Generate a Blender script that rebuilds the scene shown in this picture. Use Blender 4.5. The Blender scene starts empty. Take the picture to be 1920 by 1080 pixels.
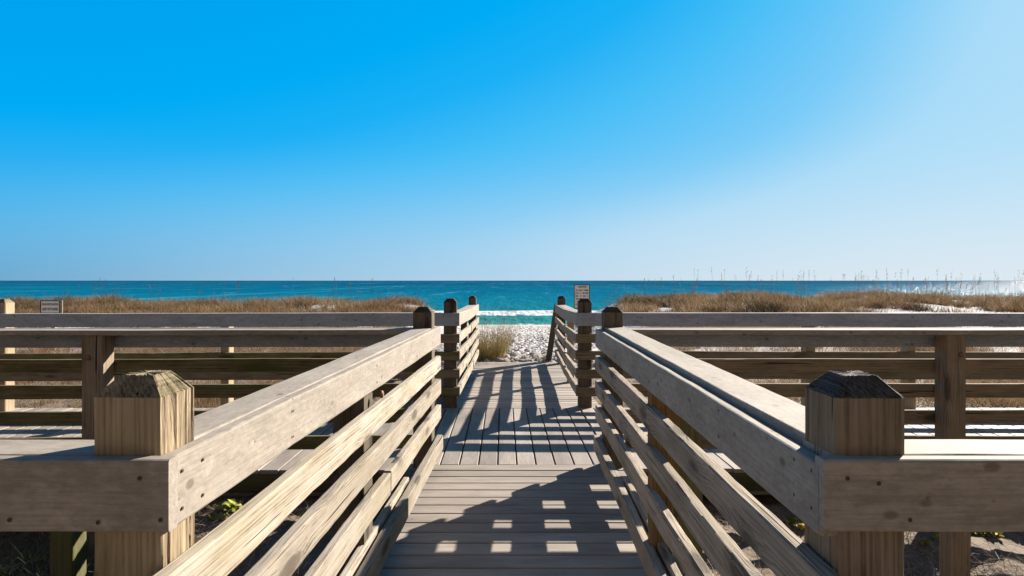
import bpy, bmesh, math, random
import numpy as np
from mathutils import Vector, Matrix

# ------------------------------------------------------------------ camera
scene = bpy.context.scene
col = scene.collection
EYE = 1.365
cam_d = bpy.data.cameras.new("camera")
cam = bpy.data.objects.new("camera", cam_d)
col.objects.link(cam)
cam.location = (0, 0, EYE)
cam.rotation_euler = (math.pi / 2, 0, 0)
cam_d.sensor_width = 36
cam_d.lens = 22.5
cam_d.shift_x = 15 / 1920
cam_d.shift_y = -14 / 1920
cam_d.clip_start = 0.05
cam_d.clip_end = 90000
scene.camera = cam

# ------------------------------------------------------------------ sky, sun, exposure
SUN_EL, SUN_AZ = math.radians(23.8), math.radians(42.1)
world = bpy.data.worlds.new("World")
scene.world = world
world.use_nodes = True
wn = world.node_tree
bg = wn.nodes["Background"]
sky = wn.nodes.new("ShaderNodeTexSky")
sky.sky_type = 'NISHITA'
sky.sun_disc = False
sky.sun_elevation = SUN_EL
sky.sun_rotation = SUN_AZ
sky.air_density = 1.0
sky.dust_density = 0.3
sky.ozone_density = 3.0
sc1 = wn.nodes.new("ShaderNodeVectorMath"); sc1.operation = 'SCALE'; sc1.inputs[3].default_value = 0.1
wn.links.new(sky.outputs[0], sc1.inputs[0])
wtc = wn.nodes.new("ShaderNodeTexCoord")
wsp = wn.nodes.new("ShaderNodeSeparateXYZ"); wn.links.new(wtc.outputs["Generated"], wsp.inputs[0])
def wramp(sock, stops):
    r = wn.nodes.new("ShaderNodeValToRGB")
    e = r.color_ramp.elements
    while len(e) < len(stops): e.new(.5)
    for i, (p, c) in enumerate(stops):
        e[i].position = p; e[i].color = (*c, 1)
    wn.links.new(sock, r.inputs[0])
    return r.outputs[0]
def wmr(sock, a, b, lo, hi, smooth_=True):
    m = wn.nodes.new("ShaderNodeMapRange")
    if smooth_: m.interpolation_type = 'SMOOTHSTEP'
    wn.links.new(sock, m.inputs[0])
    for i, v in enumerate((a, b, lo, hi)): m.inputs[i + 1].default_value = v
    return m.outputs[0]
def wmix(f, a, c):
    m = wn.nodes.new("ShaderNodeMix"); m.data_type = 'RGBA'
    wn.links.new(f, m.inputs[0]); wn.links.new(a, m.inputs[6])
    if isinstance(c, tuple): m.inputs[7].default_value = (*c, 1)
    else: wn.links.new(c, m.inputs[7])
    return m.outputs[2]
nsp = wn.nodes.new("ShaderNodeSeparateXYZ"); wn.links.new(sc1.outputs[0], nsp.inputs[0])
bright = wmr(nsp.outputs[1], 0, 1.6, 0, 1, False)
clear = wramp(bright, [(.10, (0, .33, .84)), (.19, (0, .405, .91)), (.235, (.012, .435, .92)), (.30, (.065, .515, .93)), (.44, (.20, .60, .935)), (.57, (.40, .71, .94)), (.80, (.50, .76, .94)), (1, (.58, .79, .93))])
sh = wn.nodes.new("ShaderNodeVectorMath"); sh.operation = 'DOT_PRODUCT'
wn.links.new(wtc.outputs["Generated"], sh.inputs[0]); sh.inputs[1].default_value = (math.sin(SUN_AZ), math.cos(SUN_AZ), 0)
hz = wramp(sh.outputs["Value"], [(.0, (.13, .36, .58)), (.17, (.175, .405, .62)), (.45, (.32, .54, .73)), (.74, (.463, .658, .815)), (1, (.72, .81, .875))])
low = wn.nodes.new("ShaderNodeMath"); low.operation = 'POWER'; low.inputs[1].default_value = 2.1
wn.links.new(wmr(wsp.outputs[2], 0.0, .22, 1, 0, False), low.inputs[0])
skc = wmix(low.outputs[0], clear, hz)
sc2 = wn.nodes.new("ShaderNodeVectorMath"); sc2.operation = 'SCALE'; sc2.inputs[3].default_value = 3.4
wn.links.new(skc, sc2.inputs[0])
# unseen sky shaped for fill: dimmed overhead and landward, warm light added low behind viewpoint
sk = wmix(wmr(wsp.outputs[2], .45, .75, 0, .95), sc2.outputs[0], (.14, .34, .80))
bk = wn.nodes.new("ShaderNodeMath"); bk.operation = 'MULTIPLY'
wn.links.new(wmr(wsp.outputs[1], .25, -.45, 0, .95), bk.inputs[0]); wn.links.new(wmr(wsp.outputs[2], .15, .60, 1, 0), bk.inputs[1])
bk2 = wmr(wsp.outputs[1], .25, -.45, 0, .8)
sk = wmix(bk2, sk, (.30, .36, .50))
sk = wmix(bk.outputs[0], sk, (1.75, 1.30, .88))  # added warm fill for the shaded landward faces
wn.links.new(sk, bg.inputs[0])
bg.inputs[1].default_value = 0.1

sun_d = bpy.data.lights.new("sun", 'SUN')
sun_d.energy = 5.0
sun_d.angle = math.radians(0.5)
sun_d.color = (1.0, 0.91, 0.79)
sun = bpy.data.objects.new("sun", sun_d)
col.objects.link(sun)
sdir = Vector((math.sin(SUN_AZ) * math.cos(SUN_EL), math.cos(SUN_AZ) * math.cos(SUN_EL), math.sin(SUN_EL)))
sun.rotation_euler = sdir.to_track_quat('Z', 'Y').to_euler()
sun.location = sdir * 60

vs = scene.view_settings
vs.view_transform = 'Standard'
vs.look = 'None'
vs.exposure = 1.56
vs.gamma = 1
vs.use_curve_mapping = False
scene.cycles.max_bounces = 8

rng = np.random.default_rng(7)
random.seed(7)

# ------------------------------------------------------------------ helpers
def tag(o, label=None, cat=None, group=None, kind=None):
    if label: o["label"] = label
    if cat: o["category"] = cat
    if group: o["group"] = group
    if kind: o["kind"] = kind
    return o

def empty(name, loc, label, cat, group=None):
    o = bpy.data.objects.new(name, None)
    col.objects.link(o)
    o.location = loc
    o.empty_display_size = 0.2
    return tag(o, label, cat, group)

def mesh_obj(name, verts, faces, mat, parent=None, loc=(0, 0, 0), rot=None, smooth=None, mats=None, midx=None):
    me = bpy.data.meshes.new(name)
    me.from_pydata([tuple(v) for v in verts], [], faces)
    me.validate()
    if smooth is not None:
        me.polygons.foreach_set("use_smooth", [True] * len(me.polygons))
        me.set_sharp_from_angle(angle=math.radians(smooth))
    for m in (mats or [mat]):
        me.materials.append(m)
    if midx is not None:
        me.polygons.foreach_set("material_index", midx)
    me.update()
    o = bpy.data.objects.new(name, me)
    col.objects.link(o)
    if parent is not None:
        o.parent = parent
        loc = Vector(loc) - world_loc(parent)
    o.location = loc
    if rot is not None:
        o.rotation_euler = rot.to_euler() if isinstance(rot, Matrix) else rot
    return o

def world_loc(p):
    v = Vector(p.location)
    while p.parent is not None:
        p = p.parent
        v = v + Vector(p.location)
    return v

def vnoise(x, y, seed=0):
    """smooth value noise, numpy arrays"""
    xi = np.floor(x).astype(np.int64); yi = np.floor(y).astype(np.int64)
    fx = x - xi; fy = y - yi
    fx = fx * fx * (3 - 2 * fx); fy = fy * fy * (3 - 2 * fy)
    def h(a, b):
        n = (a * 374761393 + b * 668265263 + seed * 974634777) & 0x7fffffff
        n = ((n ^ (n >> 13)) * 1274126177) & 0x7fffffff
        n = n ^ (n >> 16)
        return (n & 0xffff) / 65535.0
    return (h(xi, yi) * (1 - fx) + h(xi + 1, yi) * fx) * (1 - fy) + (h(xi, yi + 1) * (1 - fx) + h(xi + 1, yi + 1) * fx) * fy

def fbm(x, y, seed=0, octv=4):
    s = 0; a = 1; t = 0
    for i in range(octv):
        s = s + a * vnoise(x * 2 ** i, y * 2 ** i, seed + i * 17)
        t += a; a *= .5
    return s / t

# ------------------------------------------------------------------ materials
class NB:
    def __init__(self, name, rough=.85, spec=.25):
        self.m = bpy.data.materials.new(name)
        self.m.use_nodes = True
        self.t = self.m.node_tree
        self.b = self.t.nodes["Principled BSDF"]
        self.b.inputs["Roughness"].default_value = rough
        self.b.inputs["Specular IOR Level"].default_value = spec
        self.tc = self.n("ShaderNodeTexCoord")
    def n(self, typ, **kw):
        nd = self.t.nodes.new(typ)
        for k, v in kw.items():
            setattr(nd, k, v)
        return nd
    def l(self, a, b):
        self.t.links.new(a, b)
    def math(self, op, a, b=None, c=None, clamp=False):
        nd = self.n("ShaderNodeMath", operation=op, use_clamp=clamp)
        for i, v in enumerate((a, b, c)):
            if v is None: continue
            if isinstance(v, (int, float)): nd.inputs[i].default_value = v
            else: self.l(v, nd.inputs[i])
        return nd.outputs[0]
    def vscale(self, v, s):
        nd = self.n("ShaderNodeVectorMath", operation='MULTIPLY')
        self.l(v, nd.inputs[0]); nd.inputs[1].default_value = s
        return nd.outputs[0]
    def vadd(self, v, w):
        nd = self.n("ShaderNodeVectorMath", operation='ADD')
        self.l(v, nd.inputs[0])
        if isinstance(w, tuple): nd.inputs[1].default_value = w
        else: self.l(w, nd.inputs[1])
        return nd.outputs[0]
    def noise(self, v, scale, detail=4, rough=.55, dist=0):
        nd = self.n("ShaderNodeTexNoise")
        self.l(v, nd.inputs["Vector"])
        nd.inputs["Scale"].default_value = scale
        nd.inputs["Detail"].default_value = detail
        nd.inputs["Roughness"].default_value = rough
        nd.inputs["Distortion"].default_value = dist
        return nd.outputs["Fac"]
    def voro(self, v, scale, feature='F1', rnd=1):
        nd = self.n("ShaderNodeTexVoronoi", feature=feature)
        self.l(v, nd.inputs["Vector"])
        nd.inputs["Scale"].default_value = scale
        nd.inputs["Randomness"].default_value = rnd
        return nd.outputs["Distance"]
    def ramp(self, f, stops):
        nd = self.n("ShaderNodeValToRGB")
        e = nd.color_ramp.elements
        while len(e) < len(stops): e.new(.5)
        for i, (p, c) in enumerate(stops):
            e[i].position = p
            e[i].color = (*c, 1) if isinstance(c, tuple) else (c, c, c, 1)
        self.l(f, nd.inputs[0])
        return nd.outputs[0]
    def mix(self, f, a, b, typ='MIX'):
        nd = self.n("ShaderNodeMix", data_type='RGBA', blend_type=typ)
        if isinstance(f, (int, float)): nd.inputs[0].default_value = f
        else: self.l(f, nd.inputs[0])
        for i, v in ((6, a), (7, b)):
            if isinstance(v, tuple): nd.inputs[i].default_value = (*v, 1)
            else: self.l(v, nd.inputs[i])
        return nd.outputs[2]
    def bump(self, h, strength=.5, dist=.01, prev=None):
        nd = self.n("ShaderNodeBump")
        nd.inputs["Strength"].default_value = strength
        nd.inputs["Distance"].default_value = dist
        self.l(h, nd.inputs["Height"])
        if prev is not None: self.l(prev, nd.inputs["Normal"])
        return nd.outputs[0]
    def rnd(self):
        return self.n("ShaderNodeObjectInfo").outputs["Random"]
    def coords(self, axis='X', offset=True):
        v = self.tc.outputs["Object"]
        if axis != 'X':
            sep = self.n("ShaderNodeSeparateXYZ"); self.l(v, sep.inputs[0])
            cmb = self.n("ShaderNodeCombineXYZ")
            o = {'Z': (2, 0, 1), 'Y': (1, 0, 2)}[axis]
            for i, k in enumerate(o): self.l(sep.outputs[k], cmb.inputs[i])
            v = cmb.outputs[0]
        if offset:
            r = self.math('MULTIPLY', self.rnd(), 37.0)
            cmb = self.n("ShaderNodeCombineXYZ")
            for i in range(3): self.l(r, cmb.inputs[i])
            v = self.vadd(v, cmb.outputs[0])
        return v
    def done(self, colr, nrm=None):
        self.l(colr, self.b.inputs["Base Color"])
        if nrm is not None: self.l(nrm, self.b.inputs["Normal"])
        return self.m

def m_raw_wood(name, axis, light, mid, dark, algae=(.10, .11, .03), algae_amt=.5, grain=1.0, bump=.6, vary=.35):
    """weathered timber: stretched grain, checks, knots, algae"""
    k = NB(name, .88, .15)
    v = k.coords(axis)
    # knots pull the grain about
    kv = k.vscale(v, (2.1, 7.0, 7.0))
    kd = k.voro(kv, 1.0)
    knot = k.ramp(kd, [(0, 1.0), (.15, .85), (.22, .25), (.42, 0)])
    warp = k.n("ShaderNodeVectorMath", operation='SCALE')
    cmb = k.n("ShaderNodeCombineXYZ")
    k.l(knot, cmb.inputs[1]); k.l(knot, cmb.inputs[2])
    k.l(cmb.outputs[0], warp.inputs[0]); warp.inputs[3].default_value = .03
    vv = k.vadd(v, warp.outputs[0])
    wv = k.n("ShaderNodeTexWave", wave_type='BANDS', bands_direction='DIAGONAL', wave_profile='SIN')
    k.l(k.vscale(vv, (.012, 1, 1)), wv.inputs["Vector"])
    wv.inputs["Scale"].default_value = 52 * grain; wv.inputs["Distortion"].default_value = 7.0
    wv.inputs["Detail"].default_value = 2; wv.inputs["Detail Scale"].default_value = 1.0; wv.inputs["Detail Roughness"].default_value = .6
    g0 = wv.outputs["Fac"]
    g1 = k.noise(k.vscale(vv, (1.3, 90 * grain, 90 * grain)), 1, 5, .65, .1)
    g2 = k.noise(k.vscale(vv, (7.0, 320 * grain, 320 * grain)), 1, 3, .6)
    low = k.noise(k.vscale(v, (1.5, 5, 5)), 1, 4, .6)
    crack = k.noise(k.vscale(vv, (.7, 48 * grain, 48 * grain)), 1, 3, .5)
    crk = k.ramp(crack, [(.0, 0.0), (.29, 0.0), (.315, 1.0), (1, 1.0)])
    gs = k.math('ADD', k.math('ADD', k.math('MULTIPLY', g1, .62), k.math('MULTIPLY', g2, .27)), k.math('MULTIPLY', k.math('POWER', g0, 1.6), .13))
    blot = k.noise(k.vscale(v, (6, 16, 16)), 1, 5, .65)
    gs = k.math('ADD', gs, k.math('MULTIPLY', k.math('SUBTRACT', blot, .5), .42))
    c = k.ramp(gs, [(.31, dark), (.44, mid), (.62, light)])
    a = k.ramp(low, [(.48, 0.0), (.66, 1.0)])
    a = k.math('MULTIPLY', a, algae_amt)
    c = k.mix(a, c, algae)
    c = k.mix(k.math('MULTIPLY', knot, .8), c, tuple(x * .45 for x in dark))
    c = k.mix(k.math('SUBTRACT', 1.0, crk), c, tuple(x * .18 for x in dark))
    val = k.math('ADD', k.math('MULTIPLY', k.rnd(), vary), 1 - vary / 2)
    hsv = k.n("ShaderNodeHueSaturation"); k.l(c, hsv.inputs["Color"]); k.l(val, hsv.inputs["Value"])
    h = k.math('ADD', k.math('ADD', k.math('MULTIPLY', g1, .5), k.math('MULTIPLY', g2, .25)), k.math('MULTIPLY', crk, .8))
    h = k.math('SUBTRACT', h, k.math('MULTIPLY', knot, .3))
    return k.done(hsv.outputs[0], k.bump(h, bump, .006))

def m_board(name, axis, base, dirt):
    """smooth worn rail board: mottled, speckled, screw stains"""
    k = NB(name, .8, .25)
    v = k.coords(axis)
    n1 = k.noise(k.vscale(v, (3, 9, 9)), 1, 5, .6)
    n2 = k.noise(k.vscale(v, (30, 70, 70)), 1, 4, .65)
    gr = k.noise(k.vscale(v, (5, 160, 160)), 1, 3, .6)
    sp = k.voro(k.vscale(v, (26, 34, 34)), 1)
    sp2 = k.noise(k.vscale(v, (14, 14, 14)), 1, 1)
    c = k.mix(k.ramp(n1, [(.38, 0.0), (.66, 1.0)]), base, dirt)
    c = k.mix(k.math('MULTIPLY', k.ramp(n2, [(.5, 0.0), (.64, 1.0)]), .35), c, tuple(min(1, x * 1.28) for x in base))
    c = k.mix(k.math('MULTIPLY', k.ramp(n2, [(.36, 1.0), (.46, 0.0)]), .30), c, tuple(x * .62 for x in dirt))
    spot = k.math('MULTIPLY', k.ramp(sp, [(.0, 1.0), (.10, .9), (.16, 0.0)]), k.ramp(sp2, [(.56, 0.0), (.62, 1.0)]))
    c = k.mix(k.math('MULTIPLY', spot, .75), c, tuple(x * .25 for x in dirt))
    pit = k.math('MULTIPLY', k.ramp(k.voro(k.vscale(v, (7, 12, 12)), 1), [(.0, 1.0), (.085, .9), (.14, 0.0)]), .6)
    c = k.mix(pit, c, (.06, .045, .03))
    c = k.mix(k.math('MULTIPLY', k.ramp(k.noise(k.vscale(v, (4, 11, 11)), 1, 6, .75), [(.54, 0.0), (.62, 1.0)]), .28), c, tuple(x * .55 for x in dirt))
    lich = k.math('MULTIPLY', k.ramp(k.noise(k.vscale(v, (7, 9, 9)), 1, 6, .7), [(.60, 0.0), (.67, 1.0)]), .45)
    c = k.mix(lich, c, tuple(min(1, x * 1.4) for x in base))
    c = k.mix(k.math('MULTIPLY', k.ramp(gr, [(.40, 1.0), (.52, 0.0)]), .22), c, tuple(x * .5 for x in dirt))
    h = k.math('ADD', k.math('MULTIPLY', n2, .5), k.math('MULTIPLY', gr, .5))
    h = k.math('SUBTRACT', h, spot)
    return k.done(c, k.bump(h, .28, .004))

def m_deck(name, axis):
    k = NB(name, .75, .3)
    v = k.coords(axis, False)
    att = k.n("ShaderNodeAttribute", attribute_name="tone").outputs["Fac"]
    off = k.n("ShaderNodeCombineXYZ"); k.l(k.math('MULTIPLY', att, 40.0), off.inputs[0])
    v = k.vadd(v, off.outputs[0])
    n1 = k.noise(k.vscale(v, (1.6, 6, 6)), 1, 5, .6)
    g = k.noise(k.vscale(v, (6, 150, 150)), 1, 3, .6)
    sc = k.noise(k.vscale(v, (18, 22, 22)), 1, 5, .7)
    c = k.ramp(n1, [(.34, (.20, .170, .145)), (.5, (.265, .228, .197)), (.68, (.315, .272, .234))])
    c = k.mix(k.math('MULTIPLY', k.ramp(g, [(.38, 1.0), (.55, 0.0)]), .35), c, (.13, .105, .085))
    c = k.mix(k.math('MULTIPLY', k.ramp(sc, [(.62, 0.0), (.72, 1.0)]), .4), c, (.36, .33, .30))
    sd = k.voro(k.vscale(v, (5, 9, 9)), 1)
    c = k.mix(k.math('MULTIPLY', k.ramp(sd, [(.0, 1.0), (.035, 1.0), (.05, 0.0)]), .7), c, (.04, .035, .03))
    hsv = k.n("ShaderNodeHueSaturation"); k.l(c, hsv.inputs["Color"])
    k.l(k.math('ADD', k.math('MULTIPLY', att, .42), .82), hsv.inputs["Value"])
    return k.done(hsv.outputs[0], k.bump(g, .25, .004))

SLAT_C = dict(light=(.375, .33, .272), mid=(.30, .258, .205), dark=(.12, .088, .058))
M_slat = m_raw_wood("slat_wood", 'X', algae=(.20, .165, .085), algae_amt=.4, bump=.9, **SLAT_C)
M_slat_g = m_raw_wood("slat_wood_grey", 'X', light=(.40, .33, .26), mid=(.27, .22, .175), dark=(.11, .09, .07), algae=(.16, .15, .08), algae_amt=.3, bump=.9)
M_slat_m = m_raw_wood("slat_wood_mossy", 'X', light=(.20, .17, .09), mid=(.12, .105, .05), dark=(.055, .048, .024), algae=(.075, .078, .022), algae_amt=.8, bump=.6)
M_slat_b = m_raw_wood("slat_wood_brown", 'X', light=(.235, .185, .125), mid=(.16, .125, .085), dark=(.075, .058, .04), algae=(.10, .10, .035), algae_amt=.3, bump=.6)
M_post = m_raw_wood("post_wood", 'Z', light=(.39, .305, .205), mid=(.30, .23, .15), dark=(.18, .13, .08), algae=(.20, .17, .08), algae_amt=.3, bump=.9, vary=.1)
M_post_r = m_raw_wood("post_wood_umber", 'Z', light=(.29, .225, .165), mid=(.215, .165, .12), dark=(.11, .08, .056), algae=(.17, .14, .06), algae_amt=.45, bump=1.0, vary=.1, grain=.8)
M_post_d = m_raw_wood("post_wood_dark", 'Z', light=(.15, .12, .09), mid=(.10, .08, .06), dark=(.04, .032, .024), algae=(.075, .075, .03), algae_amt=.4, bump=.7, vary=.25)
M_post_b = m_raw_wood("post_wood_brown", 'Z', light=(.25, .16, .075), mid=(.17, .105, .045), dark=(.07, .042, .02), algae=(.13, .13, .03), algae_amt=.55, bump=.6, vary=.25)
M_post_o = m_raw_wood("post_wood_olive", 'Z', light=(.15, .135, .075), mid=(.10, .09, .045), dark=(.05, .042, .02), algae=(.11, .12, .03), algae_amt=.6, bump=.6, vary=.2)
M_end_d = m_raw_wood("post_end_grain_dark", 'Y', light=(.07, .06, .045), mid=(.04, .035, .028), dark=(.015, .014, .012), algae=(.03, .032, .02), algae_amt=.5)
M_end = m_raw_wood("post_end_grain", 'Y', light=(.30, .24, .15), mid=(.16, .13, .08), dark=(.04, .034, .022), algae=(.05, .05, .02), algae_amt=.55, bump=1.0)
M_end_g = m_raw_wood("post_end_grain_grey", 'Y', light=(.12, .11, .10), mid=(.06, .056, .052), dark=(.02, .018, .016), algae=(.045, .05, .04), algae_amt=.5, bump=1.0)
M_rail = m_board("rail_board", 'X', (.31, .27, .225), (.235, .20, .165))
M_rail_d = m_board("rail_board_grey", 'X', (.29, .315, .37), (.225, .245, .285))
M_deck_x = m_deck("deck_board_across", 'X')
M_deck_y = m_deck("deck_board_along", 'Y')
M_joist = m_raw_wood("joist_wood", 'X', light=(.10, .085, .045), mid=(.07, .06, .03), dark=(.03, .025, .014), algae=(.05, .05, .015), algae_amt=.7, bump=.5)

M_brace = m_raw_wood("brace_wood", 'X', light=(.13, .12, .10), mid=(.085, .075, .06), dark=(.035, .03, .025), algae=(.07, .075, .03), algae_amt=.4)
def m_plain(name, c, rough=.6, metal=0):
    k = NB(name, rough, .3)
    n = k.noise(k.tc.outputs["Object"], 60, 4, .6)
    cc = k.ramp(n, [(.3, tuple(x * .8 for x in c)), (.7, tuple(min(1, x * 1.15) for x in c))])
    k.b.inputs["Metallic"].default_value = metal
    return k.done(cc)
M_rust = m_plain("rusty_steel", (.22, .12, .07), .7, .3)
M_screw = m_plain("dull_screw", (.06, .05, .045), .6, .5)
M_signface = m_plain("sign_face", (.74, .77, .82), .5)
M_signink = m_plain("sign_ink", (.025, .03, .04), .5)
M_signred = m_plain("sign_red_ink", (.11, .03, .045), .5)
M_signback = m_plain("sign_backing", (.36, .33, .27), .8)

# ------------------------------------------------------------------ boards and posts
def board(name, A, B, w, h, mat, parent, seed=0, wob=.0015, bev=.005, over_round=False, seg=None, up=(0, 0, 1)):
    """timber from A to B (centre of section), w across, h along up; worn edges"""
    A = Vector(A); B = Vector(B)
    L = (B - A).length
    X = (B - A).normalized()
    Y = Vector(up).cross(X).normalized()
    Z = X.cross(Y)
    r = np.random.default_rng(seed + 1000)
    n = seg or max(2, min(60, int(L / .07)))
    hw, hh = w / 2, h / 2
    b = bev
    sec = [(-hw, -hh + b), (-hw, 0), (-hw, hh - b), (-hw + b * .3, hh - b * .3), (-hw + b, hh), (0, hh), (hw - b, hh), (hw - b * .3, hh - b * .3),
           (hw, hh - b), (hw, 0), (hw, -hh + b), (hw - b * .3, -hh + b * .3), (hw - b, -hh), (0, -hh), (-hw + b, -hh), (-hw + b * .3, -hh + b * .3)]
    k = len(sec)
    ph = r.random(6) * 50
    V = []
    for i in range(n + 1):
        x = L * i / n
        dy = wob * 2.4 * (fbm(np.array([x * 1.3 + ph[0]]), np.array([.5]), 3)[0] - .5) * 2
        dz = wob * 2.4 * (fbm(np.array([x * 1.3 + ph[1]]), np.array([1.5]), 5)[0] - .5) * 2
        for j, (y, z) in enumerate(sec):
            e = (r.random() - .5) * wob * (.8 if j in (3, 7, 11, 15) else .12)
            chip = 0
            if j in (3, 7) and wob > .0019:
                chip = max(0, fbm(np.array([x * 7 + ph[2] + j * .1]), np.array([j // 4 * 3.3]), 9)[0] - .52) * wob * 9
            sy = (1 - (chip + e) / hw); sz = (1 - (chip + e) / hh)
            V.append((x, y * sy + dy, z * sz + dz))
    F = []
    for i in range(n):
        for j in range(k):
            a = i * k + j; c = i * k + (j + 1) % k
            F.append((a, a + k, c + k, c))
    F.append(tuple(range(k)))
    F.append(tuple(n * k + j for j in reversed(range(k))))
    M = Matrix((X, Y, Z)).transposed()
    return mesh_obj(name, V, F, mat, parent, A, M, smooth=17)

def post(name, cx, cy, z0, z1, w, mat, parent, seed=0, pyramid=True, res=6, d=None, cut=.040, inset=.034, ridge=.0012, lean=(0, 0)):
    """square timber post, origin at its foot, worn ridged faces and a chamfered top"""
    r = np.random.default_rng(seed + 77)
    d = d or w
    hx, hy = w / 2, d / 2
    rb = .006
    per = []
    m = res * 4
    for s in range(4):
        for i in range(m):
            t = -1 + 2 * (i + .5) / m
            e = rb / hx
            if s == 0: p = (t * hx, -hy)
            elif s == 1: p = (hx, t * hy)
            elif s == 2: p = (-t * hx, hy)
            else: p = (-hx, -t * hy)
            per.append((p, s, t))
    ridges = r.random(len(per))
    ridges2 = np.convolve(np.r_[ridges[-2:], ridges, ridges[:2]], [.25, .5, 1, .5, .25], 'same')[2:-2] / 2.5
    k = len(per)
    H = z1 - z0
    zs = list(np.linspace(0, H - (cut if pyramid else 0), max(3, res * 3)))
    V = []; F = []; mi = []
    def ring(z, sc_in, amp):
        zz = z
        for idx, ((x, y), s, t) in enumerate(per):
            a = (ridges2[idx] - .5) * 2 + .4 * math.sin(idx * 1.7 + z * 9)
            off = amp * ridge * 2.2 * a + amp * (r.random() - .5) * ridge * .4
            corner = max(0, abs(t) - .9) / .1 * .35 * rb
            fx = (hx - sc_in) / hx; fy = (hy - sc_in) / hy
            X = x * fx; Y = y * fy
            if s in (0, 2): Y *= 1 - (off + corner) / hy; X *= 1 - corner / hx
            else: X *= 1 - (off + corner) / hx; Y *= 1 - corner / hy
            V.append((X + lean[0] * zz / H, Y + lean[1] * zz / H, z + (r.random() - .5) * ridge * (1.5 if sc_in > 0 else 0)))
    for z in zs: ring(z, 0, 1)
    nr = len(zs)
    if pyramid:
        for q in (.12, .45, .75, 1.0):
            ring(H - cut + cut * q, inset * q, 1.3 - .5 * q)
        nr += 4
    for i in range(nr - 1):
        for j in range(k):
            a = i * k + j; c = i * k + (j + 1) % k
            F.append((a, c, c + k, a + k)); mi.append(1 if i >= len(zs) - 1 and pyramid else 0)
    # top cap: grid-less fan with a centre ring
    base = (nr - 1) * k
    ctr = len(V)
    cz = H + .001
    V.append((lean[0], lean[1], cz))
    for j in range(k):
        F.append((base + j, base + (j + 1) % k, ctr)); mi.append(1 if pyramid else 0)
    F.append(tuple(reversed(range(k)))); mi.append(0)
    return mesh_obj(name, V, F, None, parent, (cx, cy, z0), None, smooth=35, mats=[mat, M_end_d if mat in (M_post_d,) else M_end_g if mat in (M_post_r,) else M_end], midx=mi)

def disc(name, c, axis, rad, depth, mat, parent):
    n = 12
    ax = Vector(axis).normalized()
    u = ax.orthogonal().normalized(); w = ax.cross(u)
    V = []; F = []
    for rr, dd in ((rad, 0), (rad, depth * .6), (rad * .7, depth)):
        for i in range(n):
            a = 2 * math.pi * i / n
            V.append(u * math.cos(a) * rr + w * math.sin(a) * rr + ax * dd)
    for q in range(2):
        for i in range(n):
            a = q * n + i; b = q * n + (i + 1) % n
            F.append((a, b, b + n, a + n))
    F.append(tuple(2 * n + i for i in range(n)))
    return mesh_obj(name, V, F, mat, parent, c, None)

def lerp(a, b, t): return a + (b - a) * t

# ------------------------------------------------------------------ terrain
WATER = -2.635
def smooth(x, a, b):
    t = np.clip((x - a) / (b - a), 0, 1)
    return t * t * (3 - 2 * t)
def ground_h(x, y):
    x = np.asarray(x, float); y = np.asarray(y, float)
    back = -.24 - .021 * np.clip(x, -6, 8) - .36 * smooth(-x, 2.0, 2.5)
    crest = .33 + .34 * (fbm(x * .22 + 3, y * .07, 11, 2) - .5) + .30 * (fbm(x * .7 + 3, y * .4, 13, 2) - .5) + .10 * smooth(x, 6, 18) - .05 * smooth(-x, 2, 12)
    up = smooth(y, 8.5, 25.5)
    dune = back * (1 - up) + crest * up
    down = smooth(y, 28, 46)
    beach = -.09 - .0547 * (y - 11.5)
    dune = dune * (1 - down) + np.minimum(dune, beach) * down
    m = smooth(np.abs(x - .75), 1.3, 5.2)
    pathz = np.where(y < 11.3, back + (-.16 - back) * smooth(y, 8.0, 11.3), np.minimum(beach, -.16 + .03 * (y - 11.3)))
    pathz = np.where(y < 8.0, back, pathz)
    h = pathz * (1 - m) + dune * m
    h = np.where(y > 46, beach, h)
    amp = smooth(y, -50, 0) * (1 - smooth(y, 40, 60))
    h = h + amp * (.10 * (fbm(x * .55, y * .55, 21, 3) - .5) * (.25 + .75 * m) + .05 * (fbm(x * 2.7, y * 2.7, 31, 3) - .5))
    return h

def axis_pts(segs):
    out = []
    for a, b, st in segs:
        out += list(np.arange(a, b, st))
    out.append(segs[-1][1])
    return np.array(out)
gx = axis_pts([(-3000, -400, 260), (-400, -60, 30), (-60, -20, 2.5), (-20, -6, .4), (-6, -2, .14), (-2, 3.6, .05), (3.6, 6, .14), (6, 20, .4), (20, 60, 2.5), (60, 400, 30), (400, 3000, 260)])
gy = axis_pts([(-300, -20, 20), (-20, -3, 1), (-3, 2, .12), (2, 9, .07), (9, 11.3, .07), (11.3, 26, .06), (26, 46, .12), (46, 64, .5), (64, 120, 4)])
GX, GY = np.meshgrid(gx, gy)
GZ = ground_h(GX, GY)
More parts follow.
